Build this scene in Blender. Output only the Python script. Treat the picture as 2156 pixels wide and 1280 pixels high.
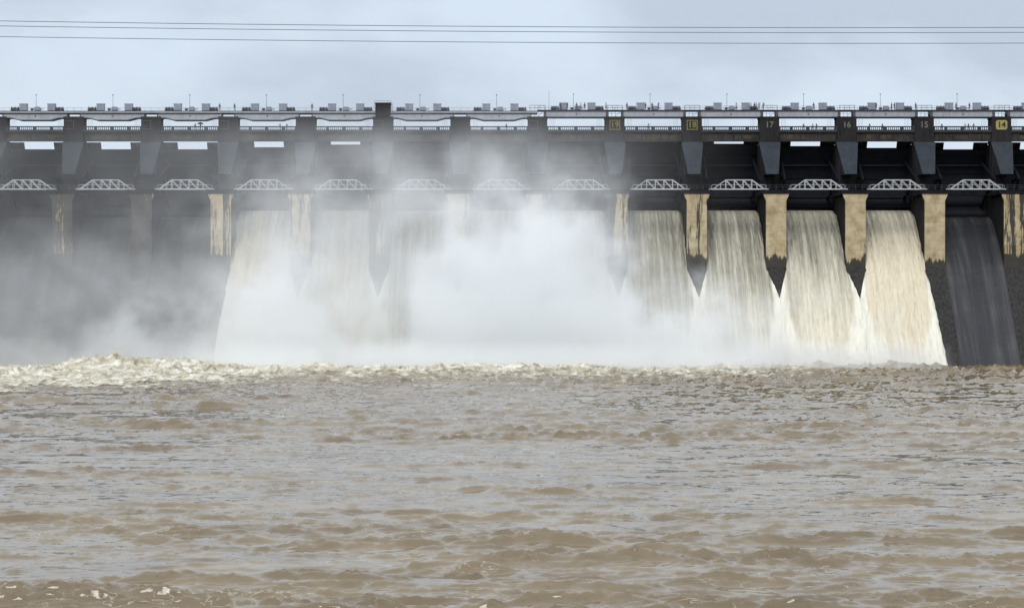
import bpy, bmesh, math, random
import numpy as np
from mathutils import Vector, Matrix
R = math.radians
random.seed(7)
np.random.seed(7)
for o in list(bpy.data.objects):
    bpy.data.objects.remove(o)
SC = bpy.context.scene
COL = SC.collection

# ------------------------------------------------------------------ camera
CAM_H = 14.5
cam_d = bpy.data.cameras.new('camera')
cam = bpy.data.objects.new('camera', cam_d)
COL.objects.link(cam)
cam.location = (0, 0, CAM_H)
cam.rotation_euler = (R(90), 0, 0)
cam_d.sensor_width = 36
cam_d.lens = 36 * 5000 / 2156
cam_d.clip_start = 1
cam_d.clip_end = 20000
SC.camera = cam

# ------------------------------------------------------------------ sky (overcast) and the soft sun behind it
SUN_EL, SUN_AZ = 46, 196          # elevation, compass-like azimuth (0 = +Y, away from the camera)
w = bpy.data.worlds.new('World')
SC.world = w
w.use_nodes = True
nt = w.node_tree
nt.nodes.clear()
def N(nt, typ, **kw):
    n = nt.nodes.new(typ)
    for k, v in kw.items():
        setattr(n, k, v)
    return n
def L(nt, a, b):
    nt.links.new(a, b)
sky = N(nt, 'ShaderNodeTexSky', sky_type='NISHITA', sun_disc=False)
sky.sun_elevation = R(SUN_EL)
sky.sun_rotation = R(SUN_AZ)
sky.dust_density = 3
tc = N(nt, 'ShaderNodeTexCoord')
mp = N(nt, 'ShaderNodeMapping')
mp.inputs['Scale'].default_value = (7.5, 7.5, 15)
mp.inputs['Location'].default_value = (3.1, 0.4, 1.7)
L(nt, tc.outputs['Generated'], mp.inputs['Vector'])
n1 = N(nt, 'ShaderNodeTexNoise')
n1.inputs['Scale'].default_value = 1.0
n1.inputs['Detail'].default_value = 5
n1.inputs['Roughness'].default_value = 0.5
n1.inputs['Distortion'].default_value = 0.15
L(nt, mp.outputs[0], n1.inputs['Vector'])
cr = N(nt, 'ShaderNodeValToRGB')
cr.color_ramp.interpolation = 'EASE'
cr.color_ramp.elements[0].position = 0.34
cr.color_ramp.elements[0].color = (0.51, 0.59, 0.70, 1)
cr.color_ramp.elements[1].position = 0.60
cr.color_ramp.elements[1].color = (0.665, 0.765, 0.88, 1)
sxyz = N(nt, 'ShaderNodeSeparateXYZ'); L(nt, tc.outputs['Generated'], sxyz.inputs[0])
mrz = N(nt, 'ShaderNodeMapRange'); L(nt, sxyz.outputs['Z'], mrz.inputs['Value'])
mrz.inputs['From Min'].default_value = 0.07; mrz.inputs['From Max'].default_value = 0.14
mrz.inputs['To Min'].default_value = 0.06; mrz.inputs['To Max'].default_value = -0.08
adn = N(nt, 'ShaderNodeMath', operation='ADD'); L(nt, n1.outputs['Fac'], adn.inputs[0]); L(nt, mrz.outputs[0], adn.inputs[1])
L(nt, adn.outputs[0], cr.inputs['Fac'])
sc_ = N(nt, 'ShaderNodeVectorMath', operation='SCALE')
# an overcast sky grows brighter and whiter towards the zenith
up = N(nt, 'ShaderNodeMapRange'); L(nt, sxyz.outputs['Z'], up.inputs['Value'])
up.inputs['From Min'].default_value = 0.12; up.inputs['From Max'].default_value = 0.42
up.inputs['To Min'].default_value = 0; up.inputs['To Max'].default_value = 1
mw = N(nt, 'ShaderNodeMix', data_type='RGBA')
L(nt, up.outputs[0], mw.inputs['Factor']); L(nt, cr.outputs['Color'], mw.inputs['A'])
mw.inputs['B'].default_value = (0.98, 1.06, 1.17, 1)
sc_.inputs['Scale'].default_value = 10.0
L(nt, mw.outputs['Result'], sc_.inputs[0])
mx = N(nt, 'ShaderNodeMix', data_type='RGBA')
mx.inputs['Factor'].default_value = 0.93
L(nt, sky.outputs[0], mx.inputs['A'])
L(nt, sc_.outputs[0], mx.inputs['B'])
bg = N(nt, 'ShaderNodeBackground')
bg.inputs['Strength'].default_value = 0.1
L(nt, mx.outputs['Result'], bg.inputs['Color'])
wo = N(nt, 'ShaderNodeOutputWorld')
L(nt, bg.outputs[0], wo.inputs['Surface'])

sd = bpy.data.lights.new('sun', 'SUN')
sd.energy = 1.5
sd.angle = R(25)
sd.color = (1, 0.98, 0.95)
sun = bpy.data.objects.new('sun', sd)
COL.objects.link(sun)
a, e = R(SUN_AZ), R(SUN_EL)
sdir = Vector((math.sin(a) * math.cos(e), math.cos(a) * math.cos(e), math.sin(e)))
sun.rotation_euler = sdir.to_track_quat('Z', 'Y').to_euler()
sun.location = sdir * 300

vs = SC.view_settings
vs.view_transform = 'Standard'
vs.look = 'None'
vs.gamma = 1
vs.exposure = 0.1
cy = SC.cycles
cy.max_bounces = 16
cy.diffuse_bounces = 2
cy.glossy_bounces = 3
cy.volume_bounces = 14
cy.volume_step_rate = 0.4
cy.volume_max_steps = 256
cy.use_denoising = True
cy.sample_clamp_indirect = 4

# ------------------------------------------------------------------ helpers
def tag(o, label=None, cat=None, group=None, kind=None):
    if label: o['label'] = label
    if cat: o['category'] = cat
    if group: o['group'] = group
    if kind: o['kind'] = kind
    return o
def empty(name, loc=(0, 0, 0), parent=None):
    o = bpy.data.objects.new(name, None)
    o.empty_display_size = 0.5
    o.location = loc
    COL.objects.link(o)
    o.parent = parent
    return o
def link(name, mesh, loc=(0, 0, 0), parent=None):
    o = bpy.data.objects.new(name, mesh)
    o.location = loc
    COL.objects.link(o)
    o.parent = parent
    return o
class MB:
    """collects shapes, then becomes one mesh"""
    def __init__(s):
        s.v, s.f, s.m, s.sm = [], [], [], []
    def add(s, vs_, fs, mi=0, smooth=False):
        n = len(s.v)
        s.v += [tuple(p) for p in vs_]
        for f in fs:
            s.f.append(tuple(n + i for i in f))
            s.m.append(mi)
            s.sm.append(smooth)
    def box(s, x0, x1, y0, y1, z0, z1, mi=0):
        s.add([(x0,y0,z0),(x1,y0,z0),(x1,y1,z0),(x0,y1,z0),(x0,y0,z1),(x1,y0,z1),(x1,y1,z1),(x0,y1,z1)],
              [(0,3,2,1),(4,5,6,7),(0,1,5,4),(1,2,6,5),(2,3,7,6),(3,0,4,7)], mi)
    def tube(s, p, q, r, n=6, mi=0, r2=None):
        p, q = Vector(p), Vector(q)
        d = (q - p)
        if d.length < 1e-6: return
        d.normalize()
        u = d.orthogonal().normalized(); w_ = d.cross(u)
        r2 = r if r2 is None else r2
        vs_ = []
        for c, rr in ((p, r), (q, r2)):
            for i in range(n):
                t = 2 * math.pi * i / n
                vs_.append(c + (u * math.cos(t) + w_ * math.sin(t)) * rr)
        fs = [(i, (i + 1) % n, n + (i + 1) % n, n + i) for i in range(n)]
        fs += [tuple(reversed(range(n))), tuple(range(n, 2 * n))]
        s.add(vs_, fs, mi, False)
    def bar(s, p, q, wd, mi=0):
        s.tube(p, q, wd * 0.7071, 4, mi)
    def prism(s, outline, y0, y1, mi=0):
        """outline in (x,z), extruded in y; counter-clockwise seen from -y"""
        n = len(outline)
        vs_ = [(x, y0, z) for x, z in outline] + [(x, y1, z) for x, z in outline]
        fs = [tuple(range(n)), tuple(reversed(range(n, 2 * n)))]
        fs += [((i + 1) % n, i, n + i, n + (i + 1) % n) for i in range(n)]
        s.add(vs_, fs, mi)
    def mesh(s, name, mats, bevel=0):
        me = bpy.data.meshes.new(name)
        me.from_pydata(s.v, [], s.f)
        for m in mats: me.materials.append(m)
        for p, mi, sm in zip(me.polygons, s.m, s.sm):
            p.material_index = mi
            p.use_smooth = sm
        bm = bmesh.new(); bm.from_mesh(me)
        bmesh.ops.recalc_face_normals(bm, faces=bm.faces)
        if bevel:
            ed = [e_ for e_ in bm.edges if len(e_.link_faces) == 2 and e_.calc_face_angle(0) > 0.5]
            bmesh.ops.bevel(bm, geom=ed, offset=bevel, segments=1, affect='EDGES', clamp_overlap=True)
        bm.to_mesh(me); bm.free()
        me.update()
        return me

# ------------------------------------------------------------------ materials
def new_mat(name):
    m = bpy.data.materials.new(name)
    m.use_nodes = True
    t = m.node_tree
    b = t.nodes['Principled BSDF']
    return m, t, b
def noise(t, vec, scale, detail=4, rough=0.55, dist=0.0, stretch=(1, 1, 1), loc=(0, 0, 0)):
    mp_ = N(t, 'ShaderNodeMapping')
    mp_.inputs['Scale'].default_value = stretch
    mp_.inputs['Location'].default_value = loc
    L(t, vec, mp_.inputs['Vector'])
    n = N(t, 'ShaderNodeTexNoise')
    n.inputs['Scale'].default_value = scale
    n.inputs['Detail'].default_value = detail
    n.inputs['Roughness'].default_value = rough
    n.inputs['Distortion'].default_value = dist
    L(t, mp_.outputs[0], n.inputs['Vector'])
    return n.outputs['Fac']
def ramp(t, fac, stops):
    r = N(t, 'ShaderNodeValToRGB')
    el = r.color_ramp.elements
    while len(el) < len(stops): el.new(0.5)
    for e_, (p, c) in zip(el, stops):
        e_.position = p
        e_.color = (c[0], c[1], c[2], 1) if len(c) == 3 else c
    L(t, fac, r.inputs['Fac'])
    return r.outputs['Color']
def maprange(t, v, a0, a1, b0=0.0, b1=1.0, smooth=False):
    n = N(t, 'ShaderNodeMapRange')
    n.clamp = True
    if smooth: n.interpolation_type = 'SMOOTHSTEP'
    L(t, v, n.inputs['Value'])
    n.inputs['From Min'].default_value = a0; n.inputs['From Max'].default_value = a1
    n.inputs['To Min'].default_value = b0; n.inputs['To Max'].default_value = b1
    return n.outputs['Result']
def math_(t, op, a_, b_=None, c_=None):
    n = N(t, 'ShaderNodeMath', operation=op)
    for i, v in enumerate((a_, b_, c_)):
        if v is None: continue
        if isinstance(v, (int, float)): n.inputs[i].default_value = v
        else: L(t, v, n.inputs[i])
    return n.outputs[0]
def mixc(t, fac, a_, b_):
    n = N(t, 'ShaderNodeMix', data_type='RGBA')
    for k, v in (('Factor', fac), ('A', a_), ('B', b_)):
        if isinstance(v, (int, float)): n.inputs[k].default_value = v
        elif isinstance(v, tuple): n.inputs[k].default_value = (v[0], v[1], v[2], 1)
        else: L(t, v, n.inputs[k])
    return n.outputs['Result']
def bump(t, b, h, strength, dist=0.1):
    n = N(t, 'ShaderNodeBump')
    n.inputs['Strength'].default_value = strength
    n.inputs['Distance'].default_value = dist
    L(t, h, n.inputs['Height'])
    L(t, n.outputs[0], b.inputs['Normal'])
def geopos(t):
    return N(t, 'ShaderNodeNewGeometry').outputs['Position']
def simple(name, c, rough=0.6, metal=0.0, var=0.25, scale=1.0):
    m, t, b = new_mat(name)
    f = noise(t, geopos(t), scale, 5, 0.6)
    col = ramp(t, f, [(0.3, tuple(x * (1 - var) for x in c)), (0.7, tuple(min(1, x * (1 + var)) for x in c))])
    L(t, col, b.inputs['Base Color'])
    b.inputs['Roughness'].default_value = rough
    b.inputs['Metallic'].default_value = metal
    return m
def concrete(name, c_dark, c_light, streak=0.5, rough=0.8, mottled=0.5):
    m, t, b = new_mat(name)
    p = geopos(t)
    f1 = noise(t, p, 0.35, 6, 0.65, 0.4)
    f2 = noise(t, p, 1.0, 5, 0.6, 0.2, (1.6, 1.6, 0.10))
    f = math_(t, 'ADD', math_(t, 'MULTIPLY', f1, mottled), math_(t, 'MULTIPLY', f2, streak))
    f = math_(t, 'DIVIDE', f, mottled + streak)
    L(t, ramp(t, f, [(0.36, c_dark), (0.64, c_light)]), b.inputs['Base Color'])
    b.inputs['Roughness'].default_value = rough
    b.inputs['Specular IOR Level'].default_value = 0.15
    bump(t, b, noise(t, p, 3, 5, 0.6), 0.3, 0.05)
    return m

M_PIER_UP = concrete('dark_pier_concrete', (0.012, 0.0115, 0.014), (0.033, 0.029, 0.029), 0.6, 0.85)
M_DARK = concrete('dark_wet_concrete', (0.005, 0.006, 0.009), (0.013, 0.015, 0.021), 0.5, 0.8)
M_BUTT = concrete('skylit_slope_concrete', (0.026, 0.031, 0.037), (0.042, 0.050, 0.060), 0.3, 0.85)  # paler than the pier shaft: sky light on the slope painted in
M_TAIL = concrete('wet_grey_concrete', (0.020, 0.019, 0.018), (0.046, 0.044, 0.041), 2.5, 0.8, 0.25)
M_ROADBEAM = concrete('stained_beam_concrete', (0.018, 0.018, 0.019), (0.06, 0.055, 0.045), 0.4, 0.85)
M_PARAPET = simple('dark_parapet', (0.03, 0.032, 0.036), 0.8)
M_STEEL_G = simple('pale_grey_steel', (0.33, 0.34, 0.37), 0.55, 0.0, 0.15, 0.4)
M_STEEL_D = simple('dark_grey_steel', (0.06, 0.065, 0.075), 0.6)
M_FLANGE = simple('dark_flange_steel', (0.05, 0.055, 0.07), 0.6)
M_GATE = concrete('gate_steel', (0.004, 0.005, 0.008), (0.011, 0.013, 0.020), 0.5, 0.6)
M_GATERIB = simple('gate_rib_steel', (0.05, 0.05, 0.052), 0.6)
M_WHITE = simple('white_truss_paint', (0.42, 0.43, 0.44), 0.5, 0.0, 0.12, 0.8)
M_RAIL = simple('galvanised_rail', (0.22, 0.235, 0.26), 0.5)
M_RAILD = simple('dark_rail', (0.05, 0.055, 0.065), 0.5)
M_CAB = simple('grey_cabinet_paint', (0.24, 0.26, 0.32), 0.5, 0.0, 0.15)
M_DRUM = simple('greased_drum_steel', (0.018, 0.019, 0.024), 0.5)
M_WIRE = simple('aluminium_wire', (0.16, 0.18, 0.20), 0.5, 0.0, 0.1)
M_YEL = simple('yellow_sign_paint', (0.30, 0.25, 0.08), 0.6, 0, 0.3, 2)
M_YELD = simple('weathered_yellow_paint', (0.16, 0.14, 0.045), 0.7, 0, 0.4, 2)
M_FADED = simple('faded_white_paint', (0.13, 0.125, 0.10), 0.7, 0, 0.4, 2)
M_BROWN = simple('faded_brown_paint', (0.065, 0.05, 0.042), 0.7, 0, 0.3, 2)
M_BLACK = simple('black_paint', (0.015, 0.015, 0.015), 0.6)

def beige_mat():
    m, t, b = new_mat('stained_beige_concrete')
    p = geopos(t)
    oc = N(t, 'ShaderNodeTexCoord').outputs['Object']
    sep = N(t, 'ShaderNodeSeparateXYZ'); L(t, oc, sep.inputs[0])
    at = N(t, 'ShaderNodeAttribute', attribute_type='OBJECT', attribute_name='stain')
    base = ramp(t, noise(t, p, 0.5, 6, 0.6, 0.3), [(0.3, (0.28, 0.205, 0.105)), (0.5, (0.41, 0.325, 0.19)), (0.72, (0.50, 0.44, 0.31))])
    # lift joints: darker lines between pours
    br = N(t, 'ShaderNodeTexBrick')
    br.inputs['Scale'].default_value = 1.0
    br.inputs['Mortar Size'].default_value = 0.035
    br.inputs['Mortar Smooth'].default_value = 0.6
    br.inputs['Brick Width'].default_value = 2.6
    br.inputs['Row Height'].default_value = 2.3
    cmb = N(t, 'ShaderNodeCombineXYZ'); L(t, sep.outputs['X'], cmb.inputs['X']); L(t, sep.outputs['Z'], cmb.inputs['Y'])
    L(t, cmb.outputs[0], br.inputs['Vector'])
    brk = math_(t, 'MULTIPLY', br.outputs['Fac'], maprange(t, noise(t, p, 0.9, 4), 0.36, 0.56, 0.1, 0.85))
    base = mixc(t, brk, base, (0.10, 0.08, 0.05))
    # black algae streaks
    st = noise(t, p, 1.0, 5, 0.65, 0.25, (0.5, 0.5, 0.035))
    fine = noise(t, p, 2.4, 4, 0.7, 0.2, (1.0, 1.0, 0.12))
    s = math_(t, 'ADD', math_(t, 'MULTIPLY', st, 0.7), math_(t, 'MULTIPLY', fine, 0.3))
    low = maprange(t, sep.outputs['Z'], -18.3, -14.6, 0.34, 0.0)
    thr = math_(t, 'ADD', math_(t, 'MULTIPLY', at.outputs['Fac'], 0.30), low)
    k = math_(t, 'ADD', s, thr)
    mask = maprange(t, k, 0.615, 0.66, 0.0, 1.0, True)
    col = mixc(t, math_(t, 'MULTIPLY', mask, 0.94), base, (0.018, 0.017, 0.016))
    L(t, col, b.inputs['Base Color'])
    b.inputs['Roughness'].default_value = 0.85
    bump(t, b, noise(t, p, 2.5, 5, 0.6), 0.35, 0.06)
    return m
M_BEIGE = beige_mat()

def chute_mat():
    m, t, b = new_mat('wet_spillway_masonry')
    p = geopos(t)
    sep = N(t, 'ShaderNodeSeparateXYZ'); L(t, p, sep.inputs[0])
    cmb = N(t, 'ShaderNodeCombineXYZ'); L(t, sep.outputs['X'], cmb.inputs['X']); L(t, sep.outputs['Z'], cmb.inputs['Y'])
    br = N(t, 'ShaderNodeTexBrick')
    br.inputs['Scale'].default_value = 1.0
    br.inputs['Brick Width'].default_value = 1.7
    br.inputs['Row Height'].default_value = 0.72
    br.inputs['Mortar Size'].default_value = 0.05
    br.inputs['Mortar Smooth'].default_value = 0.5
    br.inputs['Color1'].default_value = (0.013, 0.013, 0.014, 1)
    br.inputs['Color2'].default_value = (0.020, 0.0195, 0.020, 1)
    br.inputs['Mortar'].default_value = (0.012, 0.013, 0.017, 1)
    L(t, cmb.outputs[0], br.inputs['Vector'])
    f = noise(t, p, 1.0, 5, 0.6, 0.15, (0.55, 0.02, 0.018))
    col = mixc(t, maprange(t, f, 0.47, 0.68), br.outputs['Color'], (0.062, 0.060, 0.058))
    f3 = noise(t, p, 1.0, 4, 0.6, 0.1, (2.2, 0.05, 0.05), (4, 4, 4))
    col = mixc(t, maprange(t, f3, 0.52, 0.66, 0, .8), col, (0.006, 0.007, 0.009))
    g = noise(t, p, 0.12, 3, 0.5)
    col = mixc(t, maprange(t, g, 0.4, 0.65, 0.0, 0.5), col, (0.012, 0.013, 0.02))
    L(t, col, b.inputs['Base Color'])
    b.inputs['Roughness'].default_value = 0.6
    bump(t, b, br.outputs['Fac'], 0.4, -0.08)
    return m
M_CHUTE = chute_mat()

# ------------------------------------------------------------------ layout (metres; the dam runs along X)
PITCH = 19.54
Y0 = 600.0                        # front of the upper piers
YN = 584.7                        # front of the lower pier noses
def pier_x(i): return -110.8 + PITCH * i
def bay_x(b_): return -120.6 + PITCH * b_
def ZP(py, Y=Y0): return CAM_H + (640 - py) * Y / 5000
NB = 14
FLOW = set(range(3, 12))
ORD = ['first','second','third','fourth','fifth','sixth','seventh','eighth','ninth','tenth','eleventh','twelfth','thirteenth','fourteenth','fifteenth']

# ------------------------------------------------------------------ ground and water
g = MB()
g.add([(-6000,-3000,-7),(6000,-3000,-7),(6000,9000,-7),(-6000,9000,-7)], [(0,1,2,3)])
link('ground', g.mesh('ground', [simple('river_bed_earth', (0.16, 0.13, 0.09), 0.9)])).update_tag()
bpy.data.objects['ground']['kind'] = 'structure'

g = MB(); g.box(-400, 400, 611.5, 2500, 30, 49.5)
tag(link('reservoir_water', g.mesh('reservoir_water', [simple('reservoir_water', (0.05, 0.045, 0.035), 0.2)])), kind='structure')
rng = np.random.default_rng(11)
def wave_tile(n, size, lmin, lmax, slope_pow, spread, seed):
    """random sea: height field and sideways drift over a repeating tile"""
    r = np.random.default_rng(seed)
    k = np.fft.fftfreq(n, size / n) * 2 * np.pi
    kx, ky = np.meshgrid(k, k)
    kk = np.sqrt(kx**2 + ky**2); kk[0, 0] = 1
    band = np.exp(-(lmin * kk / (2*np.pi))**2 * 0.5) * np.exp(-(2*np.pi / (kk * lmax))**2 * 0.8)
    ang = np.abs(ky) / kk
    amp = kk**(-slope_pow) * band * (spread + (1 - spread) * ang**3)
    amp[0, 0] = 0
    h = np.fft.fft2(r.standard_normal((n, n))) * amp
    z = np.real(np.fft.ifft2(h))
    dx = np.real(np.fft.ifft2(h * 1j * kx / kk))
    dy = np.real(np.fft.ifft2(h * 1j * ky / kk))
    s = z.std()
    return z / s, dx / s, dy / s
def sample(tile, size, x, y):
    n = tile.shape[0]
    u = (x / size * n) % n; v = (y / size * n) % n
    i = np.floor(u).astype(int); j = np.floor(v).astype(int)
    fu = u - i; fv = v - j
    i %= n; j %= n
    i2 = (i + 1) % n; j2 = (j + 1) % n
    return (tile[j, i]*(1-fu)*(1-fv) + tile[j, i2]*fu*(1-fv) + tile[j2, i]*(1-fu)*fv + tile[j2, i2]*fu*fv)
def sstep(x, a_, b_):
    t_ = np.clip((x - a_) / (b_ - a_), 0, 1)
    return t_ * t_ * (3 - 2 * t_)

def build_water():
    rows, cols = 1350, 860
    # spacing grows with distance
    s = np.linspace(0, 1, rows)
    pw = -0.35
    Y = (60**pw + (577**pw - 60**pw) * s)**(1 / pw)
    u = np.linspace(-1, 1, cols)
    half = 0.2156 * Y * 1.12 + 12
    X = half[:, None] * u[None, :]
    YY = np.repeat(Y[:, None], cols, 1)
    big = wave_tile(512, 190, 3.5, 18, 1.7, 0.08, 1)
    mid = wave_tile(512, 61, 0.7, 5.0, 1.5, 0.08, 2)
    sml = wave_tile(512, 17, 0.16, 1.1, 1.5, 0.3, 3)
    pat = wave_tile(256, 400, 25, 170, 1.5, 0.2, 5)[0]
    pat2 = wave_tile(256, 130, 8, 40, 1.5, 0.2, 8)[0]
    P = sample(pat, 400, X * 0.6, YY)
    P2 = sample(pat2, 130, X * 0.7, YY)
    rough = np.clip(0.62 + 0.33 * P + 0.25 * P2, 0.15, 1.7)
    near = 1 - sstep(YY, 150, 200)
    rough = rough * (1 + 0.05 * near) 
    calm = np.exp(-((YY - 205) / 28.0)**2)
    rough *= 1 - 0.30 * calm
    rough = np.maximum(rough, 0.35 + 0.35 * sstep(YY, 300, 420))
    boil = sstep(YY, 380, 530)
    churn = sstep(YY, 415, 535)
    ab = 0.175 * rough * (1 + 0.55 * boil)
    am = 0.14 * rough * (1 + 0.8 * boil)
    asml = 0.016 * (0.4 + rough) * (1 + 2.0 * churn)
    nm = sample(mid[0], 61, X * 0.62, YY); nb = sample(big[0], 190, X * 0.62, YY)
    # long flat troughs and short steep crests
    cr_ = np.maximum(nm + 0.35 * nb - 0.35, 0)
    asml = asml * (0.60 + 0.8 * np.minimum(cr_, 1.5))
    Z = ab * nb + am * (0.66 * nm + 0.72 * np.minimum(cr_, 1.6)**1.2) + asml * sample(sml[0], 17, X * 0.7, YY)
    # sharpen crests
    Z = Z + 0.15 * np.minimum(np.maximum(Z, 0), 1.0)**2
    lam = 0.72 - 0.24 * near
    DX = lam * (ab * sample(big[1], 190, X * 0.62, YY) + 0.8 * am * sample(mid[1], 61, X * 0.62, YY) + asml * sample(sml[1], 17, X * 0.7, YY))
    DY = lam * (ab * sample(big[2], 190, X * 0.62, YY) + 0.8 * am * sample(mid[2], 61, X * 0.62, YY) + asml * sample(sml[2], 17, X * 0.7, YY))
    # boils and standing waves where the sheets strike the pool
    n1_ = sample(wave_tile(512, 140, 2.2, 22, 1.6, 0.8, 21)[0], 140, X, YY)
    n2_ = sample(wave_tile(512, 47, 0.8, 6, 1.5, 0.9, 22)[0], 47, X, YY)
    def hump(px, py, sx, sy, h):
        return h * np.exp(-((X - px) / sx)**2 - ((YY - py) / sy)**2)
    H = hump(-93, 522, 9.5, 9, 2.7) + hump(-82, 528, 12, 8, 1.8) + hump(-118, 516, 8, 9, 1.6) + hump(-107, 512, 5, 6, 0.7)
    H += hump(-72, 532, 9, 8, 1.3) + hump(-57, 520, 4, 6, 0.9) + hump(-31, 520, 3, 4, 1.1) + hump(-14, 524, 8, 6, 1.3) + hump(-2, 530, 9, 6, 0.9)
    H += hump(14, 532, 8, 5, 0.9) + hump(-45, 534, 10, 7, 1.0) + hump(50, 540, 12, 7, 0.8) + hump(72, 545, 9, 6, 0.8) + hump(88, 552, 9, 6, 0.7)
    turb = np.maximum(0, 0.55 * n1_ + 0.28 * n2_)
    leftw = 1 - sstep(X, 0, 90) * 0.8
    Z = Z + H * (1 + 0.07 * n2_ + 0.12 * n1_) + churn * leftw * (0.34 * turb + 0.05 * n2_)
    foam_noise = 0.5 * n1_ + 0.5 * n2_
    lim = 350 - 20 * sstep(-X, 40, 120) + 40 * sstep(X, 20, 90)      # foam starts nearer on the left
    F = sstep(YY + 30 * foam_noise, lim, lim + 165)**1.3 * 0.95 + 0.30 * churn * sstep(Z, .35, 1.1) + 0.35 * sstep(H, 0.3, 1.6)
    F = F * (1 - 0.45 * sstep(X, -74, -42) - 0.15 * sstep(X, 40, 90))
    F = F * (1 - 0.9 * sstep(X, 100, 112))
    F = np.maximum(F, sstep(X, 100, 106) * sstep(YY, 562, 568) * sstep(foam_noise, -0.3, 0.5) * 0.8)
    crest = sstep(sample(mid[0], 61, X * 0.62, YY) * am / 0.085 + sample(big[0], 190, X * 0.62, YY) * 0.9 * rough, 3.6, 5.2)
    F = np.clip(np.maximum(F, crest * (0.05 + 0.40 * sstep(YY, 150, 260))), 0, 1)
    XX = X + DX; YY2 = YY + DY
    co = np.stack([XX, YY2, Z], -1).reshape(-1, 3).astype(np.float32)
    me = bpy.data.meshes.new('river_water')
    nv = rows * cols; nf = (rows - 1) * (cols - 1)
    idx = np.arange(nv).reshape(rows, cols)
    q = np.stack([idx[:-1, :-1], idx[:-1, 1:], idx[1:, 1:], idx[1:, :-1]], -1).reshape(-1).astype(np.int32)
    me.vertices.add(nv); me.vertices.foreach_set('co', co.ravel())
    me.loops.add(nf * 4); me.loops.foreach_set('vertex_index', q)
    me.polygons.add(nf)
    me.polygons.foreach_set('loop_start', np.arange(0, nf * 4, 4, dtype=np.int32))
    me.polygons.foreach_set('use_smooth', np.ones(nf, dtype=bool))
    me.update(calc_edges=True)
    at = me.attributes.new('foam', 'FLOAT', 'POINT')
    at.data.foreach_set('value', F.ravel().astype(np.float32))
    at = me.attributes.new('silt', 'FLOAT', 'POINT')
    at.data.foreach_set('value', np.clip(0.5 + 0.25 * P + 0.15 * P2, 0, 1).ravel().astype(np.float32))
    return me

def river_mat():
    m, t, b = new_mat('silty_river_water')
    p = geopos(t)
    fo = N(t, 'ShaderNodeAttribute', attribute_name='foam').outputs['Fac']
    si = N(t, 'ShaderNodeAttribute', attribute_name='silt').outputs['Fac']
    c1 = ramp(t, noise(t, p, 0.15, 4, 0.6, 0.5, (0.6, 1, 1)), [(0.3, (0.125, 0.091, 0.050)), (0.7, (0.238, 0.188, 0.113))])
    c1 = mixc(t, math_(t, 'MULTIPLY', si, 0.5), c1, (0.165, 0.120, 0.068))
    def streaks(sc, st, loc, w_, patch):
        q = noise(t, p, sc, 4, 0.55, 0.5, st, loc)
        ln = maprange(t, math_(t, 'ABSOLUTE', math_(t, 'SUBTRACT', q, 0.5)), 0.0, w_, 1, 0, True)
        return math_(t, 'MULTIPLY', ln, maprange(t, noise(t, p, 0.11, 4, 0.6, 0.4, (1, 1, 1), loc), patch, patch + .1, 0, 1))
    c1 = mixc(t, math_(t, 'MULTIPLY', streaks(0.8, (0.35, 0.8, 1), (7, 3, 1), 0.009, .50), 0.4), c1, (0.62, 0.58, 0.49))  # pale foam streaks that also paint highlight lines onto the waves
    c1 = mixc(t, math_(t, 'MULTIPLY', streaks(1.1, (0.4, 0.7, 1), (1, 13, 5), 0.022, .42), 0.3), c1, (0.07, 0.055, 0.037))
    fn = noise(t, p, 0.9, 7, 0.70, 0.8, (0.5, 0.33, 2))
    fm = maprange(t, math_(t, 'ADD', math_(t, 'MULTIPLY', fn, 0.9), fo), 0.78, 1.12, 0, 1, True)
    fcol = ramp(t, noise(t, p, 0.42, 6, 0.68, 1.0, (.8, .5, 1.2)), [(0.33, (0.22, 0.185, 0.125)), (0.48, (0.47, 0.43, 0.33)), (0.66, (0.76, 0.74, 0.65))])
    col = mixc(t, fm, c1, fcol)
    L(t, col, b.inputs['Base Color'])
    L(t, maprange(t, fm, 0, 1, 0.07, 0.9), b.inputs['Roughness'])
    L(t, maprange(t, fm, 0, 1, 0.5, 0.1), b.inputs['Specular IOR Level'])
    b.inputs['IOR'].default_value = 1.5
    h = math_(t, 'ADD', noise(t, p, 1.4, 6, 0.65, 0.3, (1, 0.8, 1)), math_(t, 'MULTIPLY', math_(t, 'MULTIPLY', noise(t, p, 2.2, 6, 0.8, 0.5), fm), 2.0))
    bump(t, b, h, 0.22, 0.05)
    return m
wat = link('river_water', build_water(), (0, 0, -0.45))
wat.data.materials.append(river_mat())
tag(wat, kind='structure')
g = MB(); g.add([(-900,-400,-1.9),(900,-400,-1.9),(900,577,-1.9),(-900,577,-1.9)], [(0,1,2,3)])
tag(link('water_beyond', g.mesh('water_beyond', [wat.data.materials[0]])), kind='structure')

# ------------------------------------------------------------------ the dam
dam = empty('dam', (0, 592, 0))
tag(dam, 'long dark concrete gated spillway dam with beige pier noses across the river', 'dam')
def dlink(name, me, loc, parent):
    """place a part by world location under a parent standing at the dam's origin chain"""
    o = link(name, me, (0, 0, 0), parent)
    pl = Vector((0, 0, 0)); q = parent
    while q is not None:
        pl += q.location; q = q.parent
    o.location = Vector(loc) - pl
    return o
PW = 4.95
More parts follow.
